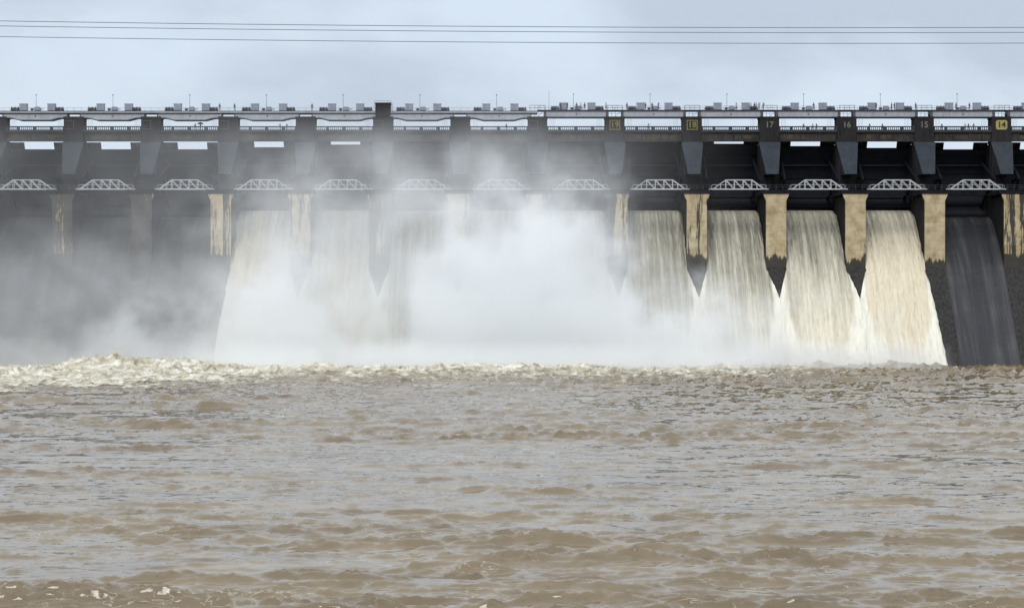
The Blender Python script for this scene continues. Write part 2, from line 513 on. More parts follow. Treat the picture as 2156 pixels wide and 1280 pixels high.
# upper pier shaft, local x centred, world y/z
def pier_shaft():
    m = MB(); h = PW / 2
    m.box(-h, h, Y0, Y0 + 5, 55.0, 61.75)
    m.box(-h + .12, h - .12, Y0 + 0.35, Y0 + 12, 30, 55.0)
    m.box(-h - .12, h + .12, Y0 - 0.08, Y0 + 5.1, 61.3, 61.75 + .06)   # cap
    m.box(-h - .2, -h + .02, Y0 + 0.6, Y0 + 1.3, 41, 57)               # gate guide
    m.box(h - .02, h + .2, Y0 + 0.6, Y0 + 1.3, 41, 57)
    return m.mesh('pier', [M_PIER_UP], 0.05)
def buttress():
    m = MB()
    a0, a1 = 2.70, 1.55
    v = [(-a0,Y0-.05,55.4),(a0,Y0-.05,55.4),(a0,Y0-.75,54.9),(-a0,Y0-.75,54.9),
         (-a1,593,46.9),(a1,593,46.9),(a1,Y0+.34,46.9),(-a1,Y0+.34,46.9),(-a0+.25,Y0+.34,55.0),(a0-.25,Y0+.34,55.0)]
    f = [(3,2,1,0),(4,5,2,3),(4,7,6,5),(0,1,9,8),(0,8,7,4,3),(1,2,5,6,9)]
    m.add(v, f)
    return m.mesh('buttress', [M_BUTT], 0.04)
def nose():
    """lower pier with a flared head and the rounded tail; local origin at its head"""
    m = MB()
    ztop = 41.6
    out = [(-2.5,-22),(2.5,-22),(2.5,-1.7),(2.75,-1.2),(3.1,-.35),(3.1,0),(-3.1,0),(-3.1,-.35),(-2.75,-1.2),(-2.5,-1.7)]
    m.prism(out, 0, 0.6)
    m.box(-2.44, 2.44, 0.6, 21, -22, -0.35, 1)
    return m.mesh('pier_nose', [M_BEIGE, M_PIER_UP], 0.06)
def platform():
    m = MB()
    m.box(-3.6, 3.6, YN - .25, YN + 16, 41.62, 42.35)
    m.box(-3.75, 3.75, YN - .35, YN + .5, 42.35, 42.6)
    for x in (-3.2, -1.6, 0, 1.6, 3.2):
        m.bar((x, YN, 42.6), (x, YN, 43.75), 0.07, 1)
    m.bar((-3.3, YN, 43.75), (3.3, YN, 43.75), 0.06, 1)
    m.bar((-3.3, YN, 43.2), (3.3, YN, 43.2), 0.05, 1)
    return m.mesh('platform', [M_DARK, M_RAILD])
# profile of the spillway face (Y, Z), crest to toe
PROF = [(608,35.5),(606,36.4),(604,36.6),(601,35.9),(597,33.6),(593,30.6),(589,27.2),(585,23.6),(580,18.4),(575,12.6),(570,6.6),(565,0.4),(560,-6)]
def prof(Y):
    ys = [p[0] for p in PROF][::-1]; zs = [p[1] for p in PROF][::-1]
    return float(np.interp(Y, ys, zs))
def chute(half=None):
    half = half or (PITCH / 2)
    m = MB()
    xs = np.linspace(-half, half, 9)
    v = [(x, y, z) for (y, z) in PROF for x in xs]
    n = len(xs)
    f = [(j*n+i, j*n+i+1, (j+1)*n+i+1, (j+1)*n+i) for j in range(len(PROF)-1) for i in range(n-1)]
    # body behind the face
    m.add(v, f, 0, False)
    m.add([(-half,608,35.5),(half,608,35.5),(half,630,35.5),(-half,630,35.5),(half,630,-6),(-half,630,-6)], [(0,1,2,3),(3,2,4,5)])
    return m.mesh('spillway_face', [M_CHUTE])
def tail():
    """raised strip of concrete running down the face below each pier"""
    m = MB()
    ps = [(y, z) for y, z in PROF if y <= 585]
    for (ya, za), (yb, zb) in zip(ps[:-1], ps[1:]):
        h0, h1 = 2.55, 2.55
        up = 0.18
        m.add([(-h0,ya-up*.7,za+up*.6),(h0,ya-up*.7,za+up*.6),(h1,yb-up*.7,zb+up*.6),(-h1,yb-up*.7,zb+up*.6),
               (-h0,ya+.5,za-.6),(h0,ya+.5,za-.6),(h1,yb+.5,zb-.6),(-h1,yb+.5,zb-.6)],
              [(0,1,2,3),(0,3,7,4),(1,5,6,2)])
    m.add([(-2.55,585-.126,23.6+.108),(2.55,585-.126,23.6+.108),(2.55,590,23.6+.108),(-2.55,590,23.6+.108)], [(0,1,2,3)])
    return m.mesh('tail_wall', [M_TAIL])
ME_SHAFT, ME_BUTT, ME_NOSE, ME_PLAT, ME_TAIL, ME_CHUTE = pier_shaft(), buttress(), nose(), platform(), tail(), chute()

def text_outline(txt, size):
    cu = bpy.data.curves.new('t', 'FONT')
    cu.body = txt; cu.size = size; cu.align_x = 'CENTER'; cu.align_y = 'CENTER'
    cu.extrude = 0.02; cu.offset = 0.045
    cu.resolution_u = 3
    o = bpy.data.objects.new('t', cu); COL.objects.link(o)
    bpy.context.view_layer.update()
    me = bpy.data.meshes.new_from_object(o)
    bpy.data.objects.remove(o)
    vs_ = [(v.co.x, -v.co.z, v.co.y) for v in me.vertices]
    fs = [tuple(p.vertices) for p in me.polygons]
    bpy.data.meshes.remove(me)
    return vs_, fs
def number_sign(num, style):
    m = MB()
    vt, ft = text_outline(num, 2.1 if style != 'brown' else 1.7)
    def put(mi, y):
        m.add([(x, y + yy, z) for x, yy, z in vt], ft, mi)
    if style == 'plate':
        c = .35; a_, b_ = 1.45, 1.2
        out = [(-a_+c,-b_),(a_-c,-b_),(a_,-b_+c),(a_,b_-c),(a_-c,b_),(-a_+c,b_),(-a_,b_-c),(-a_,-b_+c)]
        m.prism(out, -0.12, -0.02, 0); put(1, -0.15); mats = [M_YEL, M_BLACK]
    elif style == 'frame':
        a_, b_, k = 1.35, 1.25, .22
        m.box(-a_,a_,-.08,-.02,b_-k,b_); m.box(-a_,a_,-.08,-.02,-b_,-b_+k)
        m.box(-a_,-a_+k,-.08,-.02,-b_+k,b_-k); m.box(a_-k,a_,-.08,-.02,-b_+k,b_-k)
        put(0, -0.05); mats = [M_YELD]
    elif style == 'faded':
        put(0, -0.05); mats = [M_FADED]
    else:
        a_, b_, k = 1.1, 1.1, .18
        m.box(-a_,a_,-.08,-.02,b_-k,b_); m.box(-a_,a_,-.08,-.02,-b_,-b_+k)
        m.box(a_-k,a_,-.08,-.02,-b_+k,b_-k)
        mats = [M_BROWN]
    return m.mesh('number_sign', mats)

NUM = {7: ('19','frame'), 8: ('18','frame'), 9: ('17','faded'), 10: ('16','faded'), 11: ('15','faded'), 12: ('14','plate')}
STAIN = {-1:.6, 0:.70, 1:.68, 2:.40, 3:.35, 4:.52, 5:.3, 6:.35, 7:.5, 8:.42, 9:.20, 10:.04, 11:.02, 12:.52, 13:.4}
for i in range(-1, 14):
    X = pier_x(i)
    p_ = dlink('pier', ME_SHAFT, (X, 0, 0), dam)
    dlink('buttress', ME_BUTT, (X, 0, 0), p_)
    n_ = dlink('pier_nose', ME_NOSE, (X, YN, 41.6), p_)
    n_['stain'] = STAIN[i]
    dlink('platform', ME_PLAT, (X, 0, 0), p_)
    dlink('tail_wall', ME_TAIL, (X, 0, 0), p_)
    if i in NUM:
        dlink('number_sign', number_sign(*NUM[i]), (X, Y0, ZP(263.5)), p_)
    elif i in (0, 1, 2, 4, 6):
        dlink('number_sign', number_sign('', 'brown'), (X - 1, Y0, ZP(263.5)), p_)
for b_ in range(NB):
    dlink('spillway_face', ME_CHUTE, (bay_x(b_), 0, 0), dam)
# shallow beam under each footbridge and dark breast wall between the shafts
m = MB()
m.box(-8, 8, Y0 + 4, Y0 + 5.2, 42.0, 43.2)
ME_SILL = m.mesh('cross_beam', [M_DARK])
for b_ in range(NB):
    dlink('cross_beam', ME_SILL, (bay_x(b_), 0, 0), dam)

# ------------------------------------------------------------------ road bridge behind its baluster parapet
road = empty('road_bridge', (0, 602, 58))
tag(road, 'stained concrete road bridge with baluster parapet crossing the dam below the hoist deck', 'bridge')
def road_span():
    m = MB(); h = 7.35
    m.box(-h, h, Y0 + .3, Y0 + 6.2, 57.75, 58.35)
    m.box(-h, h, Y0 + .1, Y0 + .5, 57.95, 58.5)
    return m.mesh('span', [M_PARAPET])
def road_beam():
    m = MB(); h = 7.3
    m.box(-h, h, Y0 + .7, Y0 + 1.3, 55.75, 57.75)
    m.box(-h, h, Y0 + 4.9, Y0 + 5.5, 56.0, 57.75)
    m.box(-h, h, Y0 + .55, Y0 + 1.45, 55.55, 55.8)
    for x in (-5.4, -1.9, 1.9, 5.4):
        m.box(x - .2, x + .2, Y0 + .5, Y0 + .75, 55.8, 57.75)
    return m.mesh('beam', [M_ROADBEAM])
def parapet():
    m = MB(); h = 7.35
    m.box(-h, h, Y0 + .15, Y0 + .45, 59.1, 59.38)
    # solid posts between groups of gaps
    groups = [(-6.9, 5), (-3.8, 7), (0.45, 7), (4.7, 5)]
    x = -h; gaps = []
    for gx, n in groups:
        for k in range(n):
            gaps.append(gx + .49 * k)
    cur = -h
    for gx in gaps:
        m.box(cur, gx, Y0 + .18, Y0 + .42, 58.5, 59.1)
        cur = gx + .32
    m.box(cur, h, Y0 + .18, Y0 + .42, 58.5, 59.1)
    return m.mesh('parapet', [M_PARAPET])
ME_SPAN, ME_BEAM, ME_PARA = road_span(), road_beam(), parapet()
m_rust = simple('rusty_patch', (0.052, 0.045, 0.028), 0.85, 0, 0.4, 1.5)
m_red = simple('red_brown_patch', (0.045, 0.032, 0.028), 0.85, 0, 0.4, 1.5)
rr = random.Random(5)
for b_ in range(NB):
    s_ = dlink('span', ME_SPAN, (bay_x(b_), 0, 0), road)
    dlink('beam', ME_BEAM, (bay_x(b_), 0, 0), s_)
    dlink('parapet', ME_PARA, (bay_x(b_), 0, 0), s_)
    m = MB()      # peeling cement panels on the beam face
    x = -5.5 + rr.random()
    while x < 5.2:
        wd = rr.uniform(.8, 2.9)
        if rr.random() < .7:
            m.box(x, min(x + wd, 5.8), Y0 + .64, Y0 + .70, 56.0 + rr.uniform(0, .3), 57.3 - rr.uniform(0, .3), rr.choice((0, 0, 1)))
        x += wd + rr.uniform(.15, .8)
    if m.v: dlink('plaster_patch', m.mesh('plaster_patch', [m_rust, m_red]), (bay_x(b_), 0, 0), s_)

# ------------------------------------------------------------------ radial gates
GTOP = {0:53.6, 1:53.6, 2:53.6, 3:54.1, 4:54.75, 5:55.5, 6:55.5, 7:55.5, 8:55.5, 9:54.95, 10:54.4, 11:53.95, 12:53.6, 13:53.6}
def gate_meshes(ztop, low):
    cyc, czc, rad = 593.5, 46.0, 15.2
    def pt(z):
        dz = z - czc
        return cyc + math.sqrt(max(rad * rad - dz * dz, 1))
    zs = np.linspace(low, ztop, 14)
    plate = MB()
    def strip(x0, x1, zz):
        n = len(zz)
        v = []
        for th in (0, 0.12):
            for z in zz:
                v += [(x0, pt(z) + th, z), (x1, pt(z) + th, z)]
        f = [(2*i, 2*i+1, 2*i+3, 2*i+2) for i in range(n-1)] + [(2*n+2*i, 2*n+2*i+2, 2*n+2*i+3, 2*n+2*i+1) for i in range(n-1)]
        f += [(0, 2*n, 2*n+1, 1), (2*n-2, 2*n-1, 4*n-1, 4*n-2)]
        plate.add(v, f, 0, True)
    strip(-7.41, 7.41, zs)
    side_top = 55.62 if ztop < 54.1 else 56.4
    strip(-7.41, -3.75, np.linspace(ztop, side_top, 4))
    strip(3.75, 7.41, np.linspace(ztop, side_top, 4))
    ribs = MB()
    for z in np.linspace(low + .3, ztop - .4, 7):
        ribs.box(-7.1, 7.1, pt(z) - .35, pt(z) - .04, z - .1, z + .1)
    ribs.box(-6.2, 6.2, pt(50) - 1.1, pt(50) - .3, 49.85, 49.98, 1)
    arm = MB()
    for z in (low + 2.5, (low + ztop) / 2, ztop - 3):
        arm.bar((-6.6, cyc + .6, czc), (-5.9, pt(z) - .3, z), 0.5)
    arm.bar((-6.4, cyc + 8, czc + 4.5 * .5), (-6.4, cyc + 8, czc - 3.5), .25)
    arm2 = MB()
    arm2.v = [(-x, y, z) for x, y, z in arm.v]; arm2.f = arm.f[:]; arm2.m = arm.m[:]; arm2.sm = arm.sm[:]
    rope = MB()
    for dx in (0, .35, .7, 1.05):
        rope.tube((-6.4 + dx, Y0 + 2.6, 61.5), (-6.4 + dx, pt(side_top) - .4, side_top - 1), .022, 4)
    rope2 = MB()
    rope2.v = [(-x, y, z) for x, y, z in rope.v]; rope2.f = rope.f[:]; rope2.m = rope.m[:]; rope2.sm = rope.sm[:]
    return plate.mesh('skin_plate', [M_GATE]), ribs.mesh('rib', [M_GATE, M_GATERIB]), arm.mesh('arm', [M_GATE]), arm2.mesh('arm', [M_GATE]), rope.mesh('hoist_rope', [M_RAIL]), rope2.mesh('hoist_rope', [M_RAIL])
cache = {}
def where(b_):
    return '%s bay from the left' % ORD[b_] if b_ < 13 else 'bay cut by the right edge'
for b_ in range(NB):
    zt = GTOP[b_] + (.35 if GTOP[b_] < 55.2 else .9)
    low = 38.9 if b_ in FLOW else 36.7
    if (zt, low) not in cache: cache[(zt, low)] = gate_meshes(zt, low)
    t_ = empty('radial_gate', (bay_x(b_), 600, 46))
    st = 'raised over pouring water' if b_ in FLOW else 'shut above the dry spillway face'
    slit = 'wide open slit of sky above it' if zt < 54.6 else ('narrow slit of sky above it' if zt < 55.6 else 'no gap above it')
    tag(t_, 'dark steel gate, %s, %s' % (slit, where(b_)), 'gate', 'radial gates between the piers')
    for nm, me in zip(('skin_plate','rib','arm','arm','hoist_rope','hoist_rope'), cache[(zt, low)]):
        dlink(nm, me, (bay_x(b_), 0, 0), t_)

# ------------------------------------------------------------------ hoist deck
hb = empty('hoist_bridge', (0, 602, 61.8))
tag(hb, 'pale grey steel hoist deck running along the tops of the piers', 'bridge')
def girder(haunch):
    m = MB(); h = 8.05
    if haunch:
        out = [(-h,61.6),(-6.0,61.55),(-3.9,61.0),(3.9,61.0),(6.0,61.55),(h,61.6),(h,62.45),(-h,62.45)]
    else:
        out = [(-h,61.78),(h,61.78),(h,63.2),(-h,63.2)]
    for y in (Y0 + .4, Y0 + 4.2):
        m.prism(out, y, y + .12, 0)
    if haunch:
        for (x0, z0), (x1, z1) in zip(out[:5], out[1:6]):
            m.add([(x0,Y0+.15,z0-.12),(x1,Y0+.15,z1-.12),(x1,Y0+4.5,z1-.12),(x0,Y0+4.5,z0-.12),
                   (x0,Y0+.15,z0),(x1,Y0+.15,z1),(x1,Y0+4.5,z1),(x0,Y0+4.5,z0)],
                  [(0,1,5,4),(0,3,2,1),(4,5,6,7),(2,3,7,6)], 1)
        m.box(-h,h,Y0+.2,Y0+4.5,62.45,62.62,1)
    else:
        m.box(-h, h, Y0 + .1, Y0 + 4.5, 61.60, 61.78, 1)
        m.box(-h, h, Y0 + .1, Y0 + 4.5, 63.2, 63.36, 1)
        m.box(-h, -h + .5, Y0 + .2, Y0 + .4, 61.78, 63.2, 2); m.box(h - .5, h, Y0 + .2, Y0 + .4, 61.78, 63.2, 2)
    zt = 62.45 if haunch else 63.2
    zb = 61.6 if haunch else 61.78
    for x in np.arange(-6.4, 6.5, 1.6):
        m.box(x - .03, x + .03, Y0 + .28, Y0 + .4, zb + .02, zt - .02, 0)
    m.tube((0.1, Y0 + .36, (zt+zb)/2 - .05), (0.1, Y0 + .42, (zt+zb)/2 - .05), .22, 10, 2)
    return m.mesh('girder', [M_STEEL_G, M_FLANGE, M_STEEL_D])
def walkway(haunch):
    m = MB(); h = PITCH / 2
    if haunch:
        m.box(-h, h, Y0 + .05, Y0 + 5.2, 62.64, 62.76, 1)
        m.box(-h, h, Y0 + .1, Y0 + 5.1, 62.76, 63.14, 0)
        m.box(-h, h, Y0 + .02, Y0 + 5.2, 63.14, 63.25, 1)
    else:
        m.box(-h, h, Y0 - .05, Y0 + 5.2, 63.36, 63.48, 1)
    return m.mesh('walkway', [M_STEEL_G, M_FLANGE])
def railing(haunch):
    m = MB(); h = PITCH / 2
    z0 = 63.25 if haunch else 63.48
    ys = (Y0 + .15,) if haunch else (Y0 + .05, Y0 + 5.0)
    hh = .8 if haunch else 1.0
    for y in ys:
        for x in np.arange(-h + .3, h, 1.6):
            m.bar((x, y, z0), (x, y, z0 + hh), .05)
        m.bar((-h, y, z0 + hh), (h, y, z0 + hh), .055)
        m.bar((-h, y, z0 + hh * .5), (h, y, z0 + hh * .5), .035)
    return m.mesh('railing', [M_RAIL])
def pier_frame(haunch):
    """lattice between two girder ends above a pier, with a railed landing"""
    m = MB()
    if haunch:
        m.box(-1.75, -1.5, Y0 + .3, Y0 + .6, 61.8, 62.6, 1); m.box(1.5, 1.75, Y0 + .3, Y0 + .6, 61.8, 62.6, 1)
        return m.mesh('pier_frame', [M_WHITE, M_STEEL_D])
    for x in (-1.65, 1.65):
        m.box(x - .1, x + .1, Y0 + .25, Y0 + .5, 61.8, 63.4, 1)
    for x in (-.75, .15):
        m.bar((x, Y0 + .35, 61.8), (x, Y0 + .35, 63.4), .09)
    m.bar((-1.6, Y0 + .35, 62.6), (1.6, Y0 + .35, 62.6), .08)
    m.bar((.15, Y0 + .35, 61.85), (1.6, Y0 + .35, 63.3), .09)
    for x in (-1.95, 1.95, -.65, .65):
        m.bar((x, Y0 - .2, 63.4), (x, Y0 - .2, 64.62), .08, 1)
    for z in (64.62, 64.05):
        m.bar((-1.95, Y0 - .2, z), (1.95, Y0 - .2, z), .08, 1)
    return m.mesh('pier_frame', [M_RAIL, M_STEEL_D])
MG = {k: (girder(k), walkway(k), railing(k), pier_frame(k)) for k in (True, False)}
for b_ in range(NB):
    k = b_ <= 6
    g_ = dlink('girder', MG[k][0], (bay_x(b_), 0, 0), hb)
    dlink('walkway', MG[k][1], (bay_x(b_), 0, 0), hb)
    dlink('railing', MG[k][2], (bay_x(b_), 0, 0), hb)
for i in range(-1, 14):
    if i == 4: continue
    dlink('pier_frame', MG[i <= 5][3], (pier_x(i), 0, 0), hb)
# cabin that stands on the fifth pier
cb = empty('gate_cabin', (pier_x(4), 602, 61.8))
tag(cb, 'dark square concrete cabin with railed flat roof rising above the deck', 'cabin')
m = MB(); m.box(-1.85, 1.85, Y0 - .3, Y0 + 4.6, 61.9, 65.1)
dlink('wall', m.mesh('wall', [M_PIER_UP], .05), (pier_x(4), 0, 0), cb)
m = MB(); m.box(-2.05, 2.05, Y0 - .5, Y0 + 4.8, 65.1, 65.28)
dlink('roof', m.mesh('roof', [M_STEEL_D], .03), (pier_x(4), 0, 0), cb)
m = MB()
for y in (Y0 - .45, Y0 + 4.7):
    m.bar((-2.2, y, 63.4), (-2.2, y, 65.4), .09); m.bar((2.2, y, 63.4), (2.2, y, 65.4), .09)
    m.bar((-2.2, y, 65.4), (-1.9, y, 65.72), .09); m.bar((2.2, y, 65.4), (1.9, y, 65.72), .09)
    m.bar((-1.9, y, 65.72), (1.9, y, 65.72), .09)
    for x in (-1.2, 0, 1.2): m.bar((x, y, 65.25), (x, y, 65.72), .05)
dlink('railing', m.mesh('railing', [M_RAIL]), (pier_x(4), 0, 0), cb)

# ------------------------------------------------------------------ machinery on the deck
def drum_meshes():
    m = MB()
    m.tube((-.95, 0, .62), (.95, 0, .62), .42, 12)
    for x in (-.95, -.1, .75): m.tube((x, 0, .62), (x + .12, 0, .62), .60, 12)
    d = m.mesh('drum', [M_DRUM])
    m = MB()
    m.box(-1.1, 1.1, -.55, .55, 0, .14); m.box(-1.1, -.98, -.3, .3, .14, .7); m.box(.98, 1.1, -.3, .3, .14, .7)
    f = m.mesh('frame', [M_STEEL_D])
    m = MB()
    m.tube((.2, -.5, .42), (.9, -.5, .42), .24, 8); m.box(-.75, .25, -.6, -.3, .15, .75)
    g_ = m.mesh('motor', [M_DRUM], .02)
    return d, f, g_
def cabinet_meshes():
    m = MB(); m.box(-.98, .98, -.7, .7, .12, 1.82)
    b1 = m.mesh('body', [M_CAB], .05)
    m = MB(); m.box(-1.08, 1.08, -.8, .8, 1.82, 1.96)
    r_ = m.mesh('roof', [simple('cabinet_roof', (.42, .44, .48), .5)], .02)
    m = MB()
    m.box(-.9, -.05, -.73, -.703, .2, 1.72); m.box(.05, .9, -.73, -.703, .2, 1.72); m.box(-.12, -.08, -.78, -.73, .8, 1.05)
    d_ = m.mesh('door', [M_CAB])
    m = MB(); m.box(-.9, .9, -.6, .6, 0, .12)
    p_ = m.mesh('plinth', [M_STEEL_D])
    return b1, r_, d_, p_
def gearbox_meshes():
    m = MB(); m.box(-.75, .75, -.5, .5, .15, 1.0); m.box(-.62, .55, -.4, .4, 1.0, 1.16)
    a_ = m.mesh('housing', [M_CAB], .06)
    m = MB(); m.tube((-1.7, 0, .55), (1.5, 0, .55), .10, 8); m.tube((-1.75, 0, .5), (-1.05, 0, .5), .33, 10)
    s_ = m.mesh('shaft', [M_STEEL_D])
    m = MB(); m.box(-.8, .8, -.55, .55, 0, .15)
    return a_, s_, m.mesh('base', [M_STEEL_D])
def lamp_meshes():
    m = MB(); m.tube((0,0,0),(0,0,4.35),.075,8,0,.045); m.box(-.16,.16,-.16,.16,0,.1)
    p_ = m.mesh('pole', [M_RAIL])
    m = MB(); m.box(-.18, .20, -.3, .12, 4.33, 4.47)
    return p_, m.mesh('lamp_head', [M_STEEL_D], .02)
DR, CA, GE, LA = drum_meshes(), cabinet_meshes(), gearbox_meshes(), lamp_meshes()
def make(name, names, meshes, loc, label, cat, group, sx=1):
    t_ = empty(name, loc)
    tag(t_, label, cat, group)
    for n_, me in zip(names, meshes):
        o = link(n_, me, (0, 0, 0), t_)
    if sx != 1: t_.scale = (sx, 1, 1)
    return t_
for b_ in range(NB):
    ax = bay_x(b_) - 0.55
    z = 63.25 if b_ <= 6 else 63.48
    y = Y0 + 1.9
    w_ = where(b_)
    for sx, xo in (('left', -4.75), ('right', 6.5)):
        make('winch_drum', ('drum','frame','motor'), DR, (ax + xo, y, z), 'black rope winch drum beside the %s cabinet, %s' % (sx, w_), 'winch', 'winch drums on the hoist deck')
    for sx, xo in (('left', -2.6), ('right', 4.5)):
        make('hoist_cabinet', ('body','roof','door','plinth'), CA, (ax + xo, y, z), 'grey boxy hoist cabinet, %s one, %s' % (sx, w_), 'cabinet', 'hoist cabinets on the deck')
    make('gearbox', ('housing','shaft','base'), GE, (ax + .95, y - .2, z), 'low grey gearbox at the foot of the lamp post, %s' % w_, 'gearbox', 'gearboxes on the hoist deck')
    make('lamp_post', ('pole','lamp_head'), LA, (ax, Y0 + 4.7, z), 'thin grey lamp post on the deck over the %s' % w_, 'lamp post', 'lamp posts along the hoist deck')
t_ = make('mast', ('pole',), (lambda m: (m.tube((0,0,0),(0,0,5.0),.06,8,0,.035), [m.mesh('pole', [M_RAIL])])[1])(MB()), (9.35, Y0 + 1, 63.48), 'tallest thin bare mast where the girders change shape', 'mast', None)

# ------------------------------------------------------------------ truss footbridges
def truss_meshes():
    Yt = 585.6
    nodes_t = [-3.2, -1.07, 1.07, 3.2]
    zb, zt = ZP(398.6, 586), ZP(379.2, 586)
    parts = []
    m = MB()
    for y in (Yt, Yt + 1.6):
        m.box(-7.3, 7.3, y - .09, y + .09, zb - .14, zb + .14)
    m.box(-7.15, 7.15, Yt + .09, Yt + 1.51, zb - .08, zb + .02)
    parts.append(('bottom_chord', m.mesh('bottom_chord', [M_WHITE])))
    m = MB()
    for y in (Yt, Yt + 1.6):
        m.bar((-3.3, y, zt), (3.3, y, zt), .17)
    for x in nodes_t: m.bar((x, Yt, zt), (x, Yt + 1.6, zt), .08)
    parts.append(('top_chord', m.mesh('top_chord', [M_WHITE])))
    for y in (Yt, Yt + 1.6):
        m = MB()
        m.bar((-6.4, y, zb), (-3.2, y, zt), .18); m.bar((6.4, y, zb), (3.2, y, zt), .18)
        for x in nodes_t: m.bar((x, y, zb), (x, y, zt), .13)
        for x in nodes_t[:3]: m.bar((x, y, zt), (x + 2.13, y, zb), .15)
        m.bar((-4.5, y, zb), (-4.5, y, zb + 1.35), .10); m.bar((4.5, y, zb), (4.5, y, zb + 1.35), .10)
        parts.append(('web', m.mesh('web', [M_WHITE])))
    m = MB()
    for y in (Yt - .12, Yt + 1.72):
        for s in (-1, 1):
            pts = [(6.45, .0), (6.75, .35), (6.75, .85), (6.45, 1.1), (4.5, 1.1), (-.1, 1.1)]
            for (x0, z0), (x1, z1) in zip(pts[:-1], pts[1:]):
                m.bar((s*x0, y, zb + z0), (s*x1, y, zb + z1), .055)
            m.bar((s*5.5, y, zb), (s*5.5, y, zb + 1.1), .045)
    parts.append(('handrail', m.mesh('handrail', [M_WHITE])))
    return parts
TR = truss_meshes()
for b_ in range(NB):
    veil = 'half veiled by spray, ' if 4 <= b_ <= 7 else ''
    make('truss_footbridge', [n_ for n_, _ in TR], [me for _, me in TR], (bay_x(b_) + .72, 0, 0),
         'white steel truss footbridge, %s%s' % (veil, where(b_)), 'footbridge', 'truss footbridges between the piers')

# ------------------------------------------------------------------ people
skin = simple('skin', (.16, .09, .06), .6)
hairm = simple('hair', (.012, .01, .01), .6)
trous = simple('dark_trousers', (.025, .028, .04), .8)
shirts = {'dark': simple('dark_shirt', (.03, .032, .04), .8), 'white': simple('pale_shirt', (.42, .43, .45), .8), 'red': simple('dull_red_shirt', (.16, .04, .04), .8), 'blue': simple('blue_shirt', (.04, .07, .16), .8)}
def person_mesh(pose, shirt):
    """one skin grown over a joint skeleton; feet at z=0, facing -y"""
    V, E, Rr = [], [], []
    def j(x, y, z, r, par=None):
        V.append((x, y, z)); Rr.append(r)
        if par is not None: E.append((par, len(V) - 1))
        return len(V) - 1
    pel = j(0, 0, .93, .14)
    ab = j(0, .01, 1.10, .125, pel); ch = j(0, 0, 1.30, .145, ab); ne = j(0, 0, 1.47, .06, ch); hd = j(0, -.02, 1.60, .095, ne); j(0, -.02, 1.67, .085, hd)
    lean = -.12 if pose == 'lean' else 0
    for s in (-1, 1):
        st_ = .0 if pose != 'step' else s * .16
        kn = j(s*.11, -.02 - st_ * .6, .49, .062, j(s*.10, 0, .86, .095, pel))
        an = j(s*.12, .01 - st_, .09, .042, kn)
        j(s*.13, -.15 - st_, .035, .035, an)
        sh = j(s*.19, 0, 1.40, .06, ch)
        if pose == 'lean' : el, wr, dirv = (s*.27, -.10, 1.18), (s*.20, -.36, 1.12), (0, -1, 0)
        elif pose == 'photo': el, wr, dirv = (s*.28, -.18, 1.22), (s*.10, -.34, 1.48), (-s*.3, -.3, .9)
        else: el, wr, dirv = (s*.26, .02, 1.13), (s*.27, -.06, .87), (0, -.15, -1)
        e_ = j(*el, .042, sh); w2 = j(*wr, .027, e_)
        d = Vector(dirv).normalized(); side = d.cross(Vector((s, .3, 0))).normalized() if abs(d.z) > .5 else Vector((1, 0, 0))
        pw = Vector(wr) + d * .07
        pm = j(*pw, .030, w2)
        for k, ln in enumerate((.062, .072, .078, .068)):
            bp = pw + d * .025 + side * (k - 1.5) * .018
            q1 = j(*bp, .009, pm); q2 = j(*(bp + d * ln * .55), .008, q1); j(*(bp + d * ln * .9 + Vector((0, -.012, 0))), .007, q2)
        tb = Vector(wr) + d * .03 + side * -.035
        q1 = j(*tb, .010, w2); j(*(tb + d * .04 - side * .012), .008, q1)
    me = bpy.data.meshes.new('body')
    me.from_pydata(V, E, [])
    o = bpy.data.objects.new('tmp', me); COL.objects.link(o)
    md = o.modifiers.new('s', 'SKIN'); md.use_smooth_shade = True
    sv = me.skin_vertices[0].data
    for k, r_ in enumerate(Rr): sv[k].radius = (r_, r_ * (.72 if k in (0, 1, 2) else 1))
    sv[0].use_root = True
    md2 = o.modifiers.new('ss', 'SUBSURF'); md2.levels = 1
    dg = bpy.context.evaluated_depsgraph_get(); dg.update()
    out = bpy.data.meshes.new_from_object(o.evaluated_get(dg))
    bpy.data.objects.remove(o)
    out.name = 'body'
    out.materials.clear()
    for mt in (skin, shirt, trous): out.materials.append(mt)
    for p in out.polygons:
        c = p.center
        arm_ = abs(c.x) > .245 or c.y < -.14
        p.material_index = 2 if c.z < .95 and not (arm_ and c.z > .7) else (0 if c.z > 1.47 or (arm_ and (c.z < 1.1 or c.y < -.2)) else 1)
        p.use_smooth = True
    return out
def hair_mesh():
    bm = bmesh.new()
    bmesh.ops.create_uvsphere(bm, u_segments=10, v_segments=8, radius=.108)
    for v in list(bm.verts):
        if v.co.z < -.03 or (v.co.y < -.04 and v.co.z < .035): bm.verts.remove(v)
    for v in bm.verts: v.co = (v.co.x, v.co.y * 1.05 - .01, v.co.z + 1.66)
    me = bpy.data.meshes.new('hair'); bm.to_mesh(me); bm.free(); me.materials.append(hairm)
    return me
HAIR = hair_mesh()
PM = {(po, sh): None for po in ('stand', 'lean', 'photo', 'step') for sh in shirts}
top = [1320,1359,1373,1386,1550,1581,1588.5,1598,1607,1713,1845,1877,1883,1928,2013,2041,1179.5,1194.5,1214,1223,1231,1276,462.6,494,657,1592.5]
low_ = [1831,1858,1983,2032,2039,2050,1692,1711,1719,1365,1066,411,604,590,422]
rp = random.Random(3)
DESC = {'stand': 'standing', 'lean': 'leaning towards the rail', 'photo': 'holding hands up to the face', 'step': 'walking'}
SH = {'dark': 'dark clothes', 'white': 'a pale shirt', 'red': 'a dull red shirt', 'blue': 'a blue shirt'}
